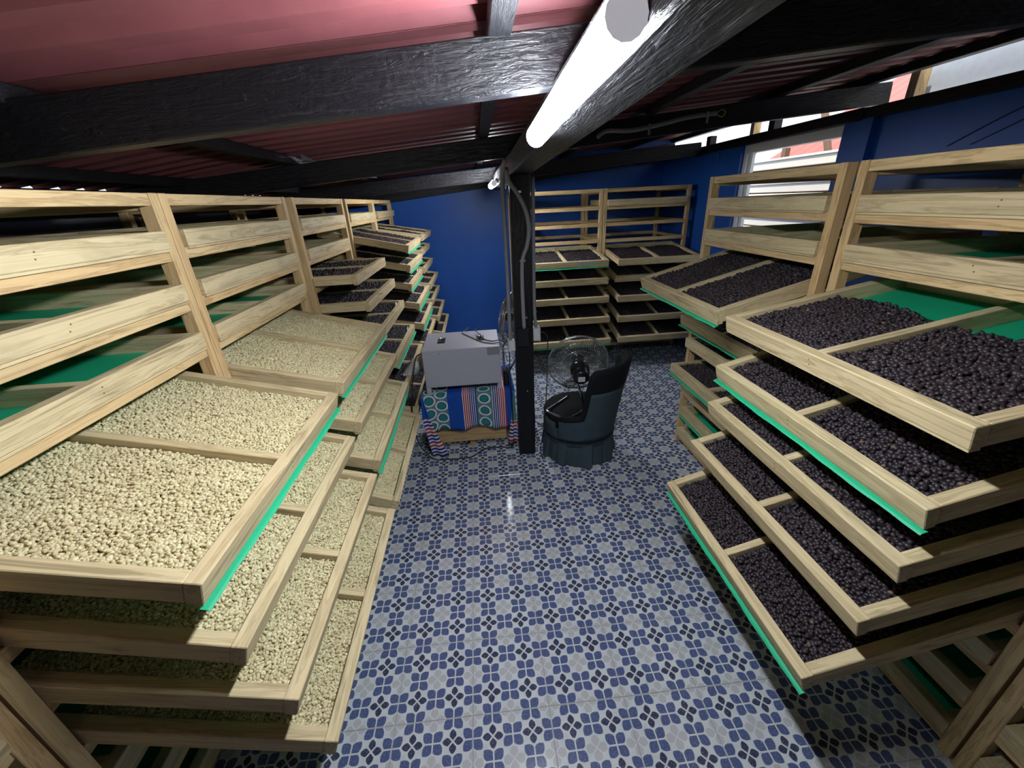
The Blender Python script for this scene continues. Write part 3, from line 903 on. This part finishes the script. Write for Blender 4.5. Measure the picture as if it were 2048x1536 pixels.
# ================================================================== TABLE WITH CLOTH AND MACHINE
tb = empty('crate_table', (-0.14, 2.85, 0)); tag(tb, 'low wooden crate table under the patterned cloth', 'table')
L = tb.location
def tboard(n, lo, hi, ax=None): return board(n, Vector(lo) - L, Vector(hi) - L, WOOD_RAW, tb, ax)
tboard('top_board', (-0.46, 2.61, 0.445), (0.175, 3.085, 0.474))
tboard('front_board', (-0.43, 2.625, 0.075), (0.115, 2.655, 0.215))
tboard('back_board', (-0.43, 3.03, 0.075), (0.115, 3.06, 0.215))
for x in (-0.45, 0.125):
    for yy in (2.72, 3.03): tboard('leg', (x, yy, 0.0), (x + 0.045, yy + 0.045, 0.445), 'z')
tboard('foot_block', (-0.165, 2.66, 0.0), (-0.125, 2.72, 0.075), 'x')
tboard('lower_rail', (-0.18, 2.655, 0.06), (-0.12, 3.03, 0.075), 'y')

def cloth_material():
    k = NT('wax_print_cloth')
    u, v, _ = k.sep(k.coord('UV'))
    # u, v stored in metres / 1
    red, navy, white = (0.42, 0.035, 0.035), (0.018, 0.030, 0.20), (0.62, 0.63, 0.66)
    blue, teal, lteal = (0.010, 0.065, 0.33), (0.020, 0.135, 0.15), (0.16, 0.30, 0.31)
    def band(a, b): return k.m('MULTIPLY', k.m('GREATER_THAN', u, a), k.m('LESS_THAN', u, b))
    def circles(cu, cv0, pv):
        vv = k.m('SUBTRACT', k.m('PINGPONG', k.m('SUBTRACT', v, cv0), pv / 2), 0.0)
        du = k.m('SUBTRACT', u, cu)
        return k.m('SQRT', k.m('ADD', k.m('MULTIPLY', du, du), k.m('MULTIPLY', vv, vv)))
    def dots(base, d):
        c = k.mix(k.m('LESS_THAN', d, 0.046), base, white)
        c = k.mix(k.m('LESS_THAN', d, 0.033), c, (0.008, 0.03, 0.06))
        return k.mix(k.m('LESS_THAN', d, 0.028), c, (0.022, 0.21, 0.22))
    base = (0.09, 0.22, 0.23)
    n = k.noise(k.coord('UV'), 40, 2)
    col = k.mix(n, blue, (0.012, 0.075, 0.38))
    # two-column dot panel
    d1 = k.m('MINIMUM', circles(-0.42, 0.04, 0.104), circles(-0.335, 0.09, 0.104))
    p1 = dots(k.mix(0.0, base, base), d1)
    col = k.mix(band(-0.60, -0.292), col, p1)
    d2 = circles(-0.032, 0.055, 0.104)
    col = k.mix(band(-0.088, 0.024), col, dots(k.mix(0.0, base, base), d2))
    def stripes(a, b, flip):
        t = k.m('DIVIDE', k.m('SUBTRACT', u, a), b - a)
        s = k.m('LESS_THAN', k.m('FRACT', k.m('MULTIPLY', t, 7.0)), 0.42)
        side = k.m('GREATER_THAN' if flip else 'LESS_THAN', t, 0.5)
        dark = k.mix(side, navy, red)
        return k.mix(s, dark, white)
    col = k.mix(band(-0.186, -0.088), col, stripes(-0.186, -0.088, False))
    col = k.mix(band(0.024, 0.122), col, stripes(0.024, 0.122, True))
    # crosswise stripes towards the hanging ends
    t = k.m('FRACT', k.m('MULTIPLY', v, 34.0))
    ends = k.m('MAXIMUM', k.m('MULTIPLY', k.m('LESS_THAN', u, -0.50), k.m('GREATER_THAN', v, 0.17)), k.m('MULTIPLY', k.m('GREATER_THAN', u, 0.20), k.m('GREATER_THAN', v, 0.24)))
    es = k.mix(k.m('LESS_THAN', t, 0.45), k.mix(k.m('LESS_THAN', k.m('FRACT', k.m('MULTIPLY', v, 8.0)), 0.4), navy, red), white)
    col = k.mix(ends, col, es)
    d3 = circles(0.245, 0.12, 0.104)
    col = k.mix(k.m('MULTIPLY', k.m('GREATER_THAN', u, 0.20), k.m('LESS_THAN', v, 0.24)), col, dots(k.mix(0.0, base, base), d3))
    k.bump(k.noise(k.coord('UV'), 500, 2), 0.2, 0.001)
    return k.out(col, 0.8, 0, 0.2)
CLOTH = cloth_material()
def cloth_obj():
    V, UV, F = [], [], []
    def grid(fn, us, vs_):
        base = len(V)
        for vv in vs_:
            for uu in us:
                V.append(fn(uu, vv)); UV.append((uu, vv))
        nu = len(us)
        for j in range(len(vs_) - 1):
            for i_ in range(nu - 1):
                q = base + j * nu + i_
                F.append((q, q + 1, q + nu + 1, q + nu))
    X0, X1, YF, ZT = -0.468, 0.184, 2.602, 0.480
    us = [X0 + (X1 - X0) * i_ / 40 for i_ in range(41)]
    grid(lambda u, v: (u, YF - v if v < 0 else YF, ZT + 0.002 * math.sin(u * 30) * (v < -0.02)), us, [-0.49 + 0.49 * j / 10 for j in range(11)])
    hang = lambda u: 0.295 - 0.02 * math.sin((u - X0) * 5) + 0.012 * math.sin(u * 23)
    def front(u, v):
        t = v / 0.30
        vv = t * hang(u)
        return (u, YF - 0.004 - 0.014 * t * (0.6 + 0.5 * math.sin(u * 26 + 1.0) + 0.3 * math.sin(u * 57)), ZT - vv)
    grid(front, us, [0.30 * j / 12 for j in range(13)])
    # hanging corners (left and right front) and side drops
    def left(u, v):
        t = (X0 - u) / 0.30
        drop = 0.30 + 0.17 * min(1, t * 2.2) - 0.10 * max(0, t - 0.5)
        vv = v / 0.45 * drop
        fold = 0.022 * math.sin(t * 9.0) * (vv / 0.4)
        return (X0 - 0.006 - 0.03 * (vv / 0.45) + fold + 0.050 * (vv / 0.45) ** 2 * (1 - t) * 1.4, YF + t * 0.30 + 0.01 * math.sin(vv * 20) - 0.02 * (vv / .45) * (1 - t), max(0.006, ZT - vv))
    grid(left, [X0 - 0.30 * i_ / 18 for i_ in range(19)], [0.45 * j / 14 for j in range(15)])
    def right(u, v):
        t = (u - X1) / 0.30
        drop = 0.30 + 0.16 * min(1, t * 3.0) - 0.1 * max(0, t - 0.5)
        vv = v / 0.45 * drop
        return (X1 + 0.004 + 0.012 * math.sin(t * 12) * (vv / 0.45) - 0.035 * (vv / .45) ** 2 * (1 - t), YF + t * 0.30 - 0.012 * (vv / .45) * (1 - t), max(0.006, ZT - vv))
    grid(right, [X1 + 0.30 * i_ / 18 for i_ in range(19)], [0.45 * j / 14 for j in range(15)])
    def corner(u, v):            # fold hanging off the front left corner down to the floor
        t = (u + 0.90) / 0.12
        w = v / 0.50
        xl = -0.474 - 0.012 * w + 0.075 * max(0, w - 0.35); xr = -0.455 + 0.135 * w ** 1.5
        return (xl + (xr - xl) * t, 2.585 - 0.028 * w - 0.012 * math.sin(t * 8 + w * 3) * w, max(0.008, 0.478 - v * 0.95))
    grid(corner, [-0.90 + 0.12 * i_ / 10 for i_ in range(11)], [0.50 * j / 16 for j in range(17)])
    def corner2(u, v):
        t = (u - 0.50) / 0.10
        w = v / 0.42
        xl = 0.176 - 0.055 * w ** 1.3; xr = 0.186 + 0.01 * w
        return (xl + (xr - xl) * t, 2.588 - 0.016 * w + 0.010 * math.sin(t * 9 + w * 2) * w, 0.478 - v * 0.98)
    grid(corner2, [0.50 + 0.10 * i_ / 8 for i_ in range(9)], [0.42 * j / 14 for j in range(15)])
    me = bpy.data.meshes.new('tablecloth')
    me.from_pydata(V, [], F)
    uvl = me.uv_layers.new(name='UVMap')
    for lp in me.loops: uvl.data[lp.index].uv = UV[lp.vertex_index]
    me.materials.append(CLOTH)
    me.polygons.foreach_set('use_smooth', [True] * len(me.polygons))
    o = bpy.data.objects.new('tablecloth', me)
    link(o)
    md = o.modifiers.new('thickness', 'SOLIDIFY'); md.thickness = 0.002; md.offset = 0
    tag(o, 'blue cloth with teal circles and red stripes draped over crate table', 'tablecloth')
    return o
cloth_obj()

mc = empty('machine_cabinet', (-0.163, 2.84, 0.482)); tag(mc, 'light grey metal machine cabinet standing on the patterned cloth', 'machine')
L = mc.location
def mb(n, lo, hi, mat, ax=None, bev=0.003, parent=mc): return board(n, Vector(lo) - L, Vector(hi) - L, mat, parent, ax, bev)
mb('body', (-0.430, 2.635, 0.525), (0.104, 3.045, 0.800), CABINET, 'x', 0.004)
for x in (-0.430, 0.072):
    for yy in (2.635, 3.01): mb('leg', (x, yy, 0.482), (x + 0.032, yy + 0.032, 0.525), CABINET, 'z', 0.002)
for x in (-0.335, -0.055):
    h = mb('handle_recess', (x, 2.785, 0.7985), (x + 0.055, 2.90, 0.8035), BLACK_PLASTIC, 'y', 0.002)
    tubes('handle', [rel(mc, smooth_path([(x + 0.018, 2.80, 0.806), (x + 0.018, 2.815, 0.818), (x + 0.03, 2.842, 0.820), (x + 0.03, 2.87, 0.818), (x + 0.03, 2.885, 0.806)]))], 0.007, CHROME, mc, 7)
mb('label_plate', (0.015, 2.6325, 0.742), (0.100, 2.6352, 0.797), GREY_PAPER, 'x', 0)
for x in (-0.37, -0.31):
    for zz in (0.775, 0.71):
        lathe('screw', [(0.004, 0), (0.004, 0.002)], STEEL, mc, 8, Matrix.Translation(Vector((x, 2.635, zz)) - L) @ Matrix.Rotation(PI / 2, 4, 'X'))
mb('cable_gland', (-0.452, 2.74, 0.73), (-0.430, 2.77, 0.755), BLACK_PLASTIC, 'x', 0.003)
lathe('duct_collar', [(0.058, 0), (0.058, 0.05), (0.052, 0.05)], STEEL, mc, 24, Matrix.Translation(Vector((-0.43, 2.83, 0.645)) - L) @ Matrix.Rotation(-PI / 2, 4, 'Y'))

# flexible duct
dpath = smooth_path([(-0.455, 2.83, 0.645), (-0.50, 2.83, 0.635), (-0.56, 2.82, 0.585), (-0.62, 2.82, 0.52), (-0.66, 2.83, 0.44), (-0.68, 2.85, 0.30), (-0.70, 2.88, 0.10)], 12)
V, F = tube_geo(dpath, lambda t: 0.056 + 0.0045 * math.sin(t * 2 * PI * 34), 20)
du = mesh_obj('flexible_duct', V, F, FOIL, None, True); tag(du, 'crinkled silver flexible duct leaving the machine cabinet', 'duct')

# cables
def cable(pts, r, mat, label, name='power_cable'):
    o = tubes(name, [smooth_path(pts, 8)], r, mat, None, 6)
    return tag(o, label, 'cable')
cable([(-0.015, 3.0, 0.845), (-0.06, 2.96, 0.83), (-0.04, 2.90, 0.826), (0.0, 2.80, 0.806), (0.06, 2.74, 0.806), (0.115, 2.72, 0.815), (0.142, 2.56, 0.835)], 0.0035, BLACK_RUBBER, 'black cable looping over the top of the grey cabinet')
cable([(-0.11, 3.03, 0.83), (-0.16, 2.99, 0.807), (-0.10, 2.88, 0.805), (-0.02, 2.75, 0.805), (0.06, 2.69, 0.805), (0.112, 2.68, 0.80), (0.15, 2.60, 0.70)], 0.004, GREY_CABLE, 'grey cable looping across the top of the grey cabinet')
cable([(-0.452, 2.755, 0.742), (-0.49, 2.75, 0.72), (-0.515, 2.70, 0.62), (-0.53, 2.60, 0.50), (-0.545, 2.565, 0.30), (-0.52, 2.55, 0.12), (-0.43, 2.52, 0.012), (-0.30, 2.505, 0.006), (-0.16, 2.51, 0.006), (-0.06, 2.60, 0.006), (0.06, 2.61, 0.006), (0.15, 2.585, 0.02), (0.165, 2.575, 0.25), (0.160, 2.57, 0.60), (0.165, 2.56, 0.80)], 0.0045, BLACK_RUBBER, 'black cable running from cabinet down and along the tiled floor')
cable([(0.368, 2.54, 0.905), (0.395, 2.53, 0.905), (0.415, 2.52, 0.87), (0.41, 2.50, 0.72), (0.395, 2.45, 0.55), (0.375, 2.40, 0.40), (0.36, 2.38, 0.28), (0.34, 2.40, 0.10), (0.355, 2.42, 0.008), (0.37, 2.5, 0.006)], 0.0035, BLACK_RUBBER, 'thin black cable hanging from right socket box past chair')
cable([(0.30, 2.72, 0.006), (0.36, 2.78, 0.006), (0.42, 2.85, 0.006), (0.38, 2.95, 0.006), (0.30, 3.0, 0.006)], 0.003, BLACK_RUBBER, 'thin black cable lying on the floor behind the post')

# ================================================================== FANS
def fan(name, label, centre, axis, D, motor_len, foot_paths, plate=True, clear=True):
    """cage centre, axis = direction the air blows; the motor sits on the other side"""
    o = empty(name, (centre[0], centre[1], min(p[2] for path in foot_paths for p in path)))
    tag(o, label, 'fan', 'desk fans')
    L = o.location
    ax = Vector(axis).normalized()
    Mx = Matrix.Translation(Vector(centre) - L) @ ax.to_track_quat('Z', 'Y').to_matrix().to_4x4()
    R = D / 2
    ring = lambda r, h, n=48: [Mx @ Vector((r * math.cos(2 * PI * i_ / n), r * math.sin(2 * PI * i_ / n), h)) for i_ in range(n)]
    tubes('cage_rim', [ring(R, 0), ring(R, 0.012)], 0.004, WIRE, o, 6, True)
    def ribs(sgn, depth, n, r0, nm):
        paths = []
        for i_ in range(n):
            a = 2 * PI * i_ / n
            pts = []
            for q in range(7):
                t = q / 6
                rr = R + (r0 - R) * t
                tw = 0.35 * t
                pts.append(Mx @ Vector((rr * math.cos(a + tw), rr * math.sin(a + tw), sgn * depth * math.sin(min(1.0, t * 1.9) * PI / 2))))
            paths.append(pts)
        tubes(nm, paths, 0.0011, WIRE, o, 4)
        tubes(nm + '_ring', [ring(R * 0.62, sgn * depth * 0.93), ring(r0, sgn * depth)], 0.002, WIRE, o, 5, True)
    ribs(1, 0.055, 72, 0.05, 'front_cage')
    ribs(-1, 0.055, 72, 0.05, 'rear_cage')
    lathe('centre_badge', [(0.045, 0.056), (0.045, 0.060), (0.02, 0.064)], BLACK_PLASTIC, o, 20, Mx)
    lathe('blade_hub', [(0.03, -0.03), (0.036, 0.0), (0.034, 0.03), (0.01, 0.036)], BLACK_PLASTIC, o, 18, Mx)
    for b in range(3):
        a0 = 2 * PI * b / 3 + 0.4
        V, F = [], []
        nr, na = 8, 6
        for i_ in range(nr + 1):
            t = i_ / nr
            rr = 0.03 + (R * 0.90 - 0.03) * t
            wid = 0.35 + 0.75 * math.sin(t * PI * 0.62)
            for j in range(na + 1):
                s_ = j / na - 0.5
                aa = a0 + s_ * wid + 0.25 * t
                V.append(Mx @ Vector((rr * math.cos(aa), rr * math.sin(aa), -s_ * 0.05 * (0.4 + t))))
        for i_ in range(nr):
            for j in range(na):
                q = i_ * (na + 1) + j
                F.append((q, q + 1, q + na + 2, q + na + 1))
        ob = mesh_obj('blade', V, F, CLEAR_BLADE if clear else WIRE, o, True)
        md = ob.modifiers.new('thickness', 'SOLIDIFY'); md.thickness = 0.0016
    mh = lathe('motor_housing', [(0.030, -0.03), (0.056, -0.05), (0.062, -0.06), (0.062, -0.11), (0.057, -0.112), (0.056, -0.135), (0.052, -motor_len + 0.012), (0.044, -motor_len)], BLACK_PLASTIC, o, 28, Mx)
    if plate:
        # socket-like plate on the motor's back
        bm = bmesh.new(); bmesh.ops.create_cube(bm, size=1.0, matrix=Mx @ Matrix.Translation((0, -0.005, -motor_len - 0.001)) @ Matrix.Diagonal((0.045, 0.036, 0.004, 1)))
        bm_obj('rating_plate', bm, WHITE_PLASTIC, mh)
    for path, r in zip(foot_paths, [0.0085] * len(foot_paths)):
        tubes('stand_tube', [rel(o, smooth_path(path, 6))], r, CHROME, o, 10)
    return o, Mx
FC = (0.630, 2.545, 0.665)
seat_z = 0.370
f1, Mx1 = fan('desk_fan', 'chrome desk fan with clear round cage standing on velvet chair', FC, (0.10, 0.94, 0.18), 0.415, 0.185,
    [[(0.598, 2.42, 0.575), (0.612, 2.405, 0.52), (0.632, 2.40, 0.44), (0.630, 2.395, seat_z + 0.014), (0.600, 2.375, seat_z), (0.520, 2.325, seat_z), (0.488, 2.325, seat_z), (0.400, 2.435, seat_z), (0.397, 2.46, seat_z), (0.42, 2.49, seat_z), (0.588, 2.66, seat_z)]])
tubes('motor_cable', [rel(f1, smooth_path([(0.585, 2.40, 0.60), (0.54, 2.38, 0.61), (0.505, 2.37, 0.60), (0.505, 2.37, 0.585), (0.54, 2.375, 0.565), (0.575, 2.39, 0.58)]))], 0.0035, BLACK_RUBBER, f1, 6)
f2, Mx2 = fan('desk_fan', 'chrome desk fan standing behind the black post on the blue cloth', (0.205, 2.93, 0.915), (-0.93, 0.32, 0.12), 0.375, 0.16,
    [[(0.335, 2.885, 0.86), (0.30, 2.87, 0.74), (0.22, 2.85, 0.60), (0.15, 2.84, 0.50), (0.145, 2.86, 0.4915), (0.15, 2.96, 0.4915), (0.15, 3.05, 0.4915)],
     [(0.130, 2.70, 0.50), (0.128, 2.695, 0.60), (0.128, 2.70, 0.72), (0.135, 2.74, 0.765), (0.150, 2.80, 0.76)]], plate=False)
board('stand_weight', Vector((0.118, 2.66, 0.484)) - f2.location, Vector((0.160, 2.75, 0.60)) - f2.location, BLACK_PLASTIC, f2, 'z', 0.01)
hc = tubes('hose_coil', [[(0.335 + 0.005 * i2, 2.86 + (0.105 - 0.012 * i2) * math.cos(a), 0.135 + (0.105 - 0.012 * i2) * math.sin(a)) for a in [2 * PI * j / 28 for j in range(28)]] for i2 in range(2)], 0.013, BLACK_RUBBER, None, 8, True)
tag(hc, 'black ring of hose standing on the floor behind the post', 'hose')

# ================================================================== CHAIR
def chair():
    CX, CY = 0.635, 2.525
    o = empty('tub_chair', (CX, CY, 0)); tag(o, 'dark teal velvet tub chair with pleated skirt beside the post', 'chair')
    n = 96
    # skirt with box pleats
    V, F = [], []
    lv = [0.0, 0.03, 0.09, 0.15, 0.19]
    for j, z in enumerate(lv):
        t = 1 - z / 0.19
        for i_ in range(n):
            a = 2 * PI * i_ / n
            ple = (abs(((a * 9 / (2 * PI)) % 1) - 0.5) < 0.09)
            saw = ((a * 9 / (2 * PI)) % 1)
            r = 0.243 + 0.006 * t + 0.034 * t * saw - (0.010 * t if ple else 0)
            zz = z + (0.012 * (1 - saw) if j == 0 else 0) + 0.001
            V.append((r * math.cos(a), r * math.sin(a), zz))
    for j in range(len(lv) - 1):
        for i_ in range(n): F.append((j * n + i_, j * n + (i_ + 1) % n, (j + 1) * n + (i_ + 1) % n, (j + 1) * n + i_))
    sk = mesh_obj('skirt', V, F, VELVET, o, False)
    md = sk.modifiers.new('thickness', 'SOLIDIFY'); md.thickness = 0.004
    # seat base + cushion
    lathe('seat_base', [(0.15, 0.10), (0.246, 0.15), (0.250, 0.19), (0.252, 0.27), (0.248, 0.305), (0.2, 0.31)], VELVET, o, 48)
    lathe('piping', [(0.252, 0.186), (0.256, 0.190), (0.256, 0.194), (0.252, 0.198)], VELVET_DARK, o, 48)
    lathe('seat_cushion', [(0.20, 0.305), (0.240, 0.312), (0.248, 0.332), (0.238, 0.350), (0.19, 0.358), (0.10, 0.360), (0.01, 0.360)], VELVET_DARK, o, 48)
    # wrap-around back: outer shell, inner shell, rolled edge
    th0 = math.radians(-40); half = math.radians(97)
    def prof_h(s):       # s in -1..1
        a = abs(s)
        u = max(0.0, min(1.0, (0.60 - a) / 0.12)); u = u * u * (3 - 2 * u)
        return 0.380 - 0.03 * max(0.0, a - 0.6) / 0.4 + 0.335 * u + 0.015 * (1 - a)
    def flare(s, z):
        t = max(0, (z - 0.20)) / 0.54
        u = 1 - abs(s) ** 5
        return 0.252 + (0.025 + 0.060 * u) * t ** 1.1
    m = 60; q = 10
    def shell(nm, off, zlo, zcap, mat):
        V, F = [], []
        for i_ in range(m + 1):
            s = -1 + 2 * i_ / m
            th = th0 + s * half
            top = prof_h(s) if zcap is None else zcap(s)
            lo = zlo(s)
            for j in range(q + 1):
                z = lo + (top - lo) * j / q
                r = flare(s, z) + off
                V.append((r * math.cos(th), r * math.sin(th), z))
        for i_ in range(m):
            for j in range(q):
                a = i_ * (q + 1) + j
                F.append((a, a + q + 1, a + q + 2, a + 1))
        ob = mesh_obj(nm, V, F, mat, o, True)
        return ob
    band_z = lambda s: min(prof_h(s), 0.585)
    ob = shell('outer_back', 0.0, lambda s: 0.20, band_z, VELVET)
    md = ob.modifiers.new('thickness', 'SOLIDIFY'); md.thickness = 0.03; md.offset = -1
    ob = shell('back_cover', 0.004, lambda s: min(prof_h(s) - 0.002, band_z(s)), None, VELVET_DARK)
    md = ob.modifiers.new('thickness', 'SOLIDIFY'); md.thickness = 0.038; md.offset = -1
    ob = shell('inner_back', -0.034, lambda s: 0.32, None, VELVET_DARK)
    md = ob.modifiers.new('thickness', 'SOLIDIFY'); md.thickness = 0.012; md.offset = -1
    path = []
    for i_ in range(m + 1):
        s = -1 + 2 * i_ / m
        th = th0 + s * half
        z = prof_h(s); r = flare(s, z) - 0.018
        path.append((r * math.cos(th), r * math.sin(th), z))
    e0 = Vector(path[0]); e1 = Vector(path[-1])
    path = [(e0.x, e0.y, 0.29)] + path + [(e1.x, e1.y, 0.29)]
    tubes('rolled_edge', [path], 0.022, VELVET_DARK, o, 12)
    # buttons/pleats along the rolled edge
    return o
chair()
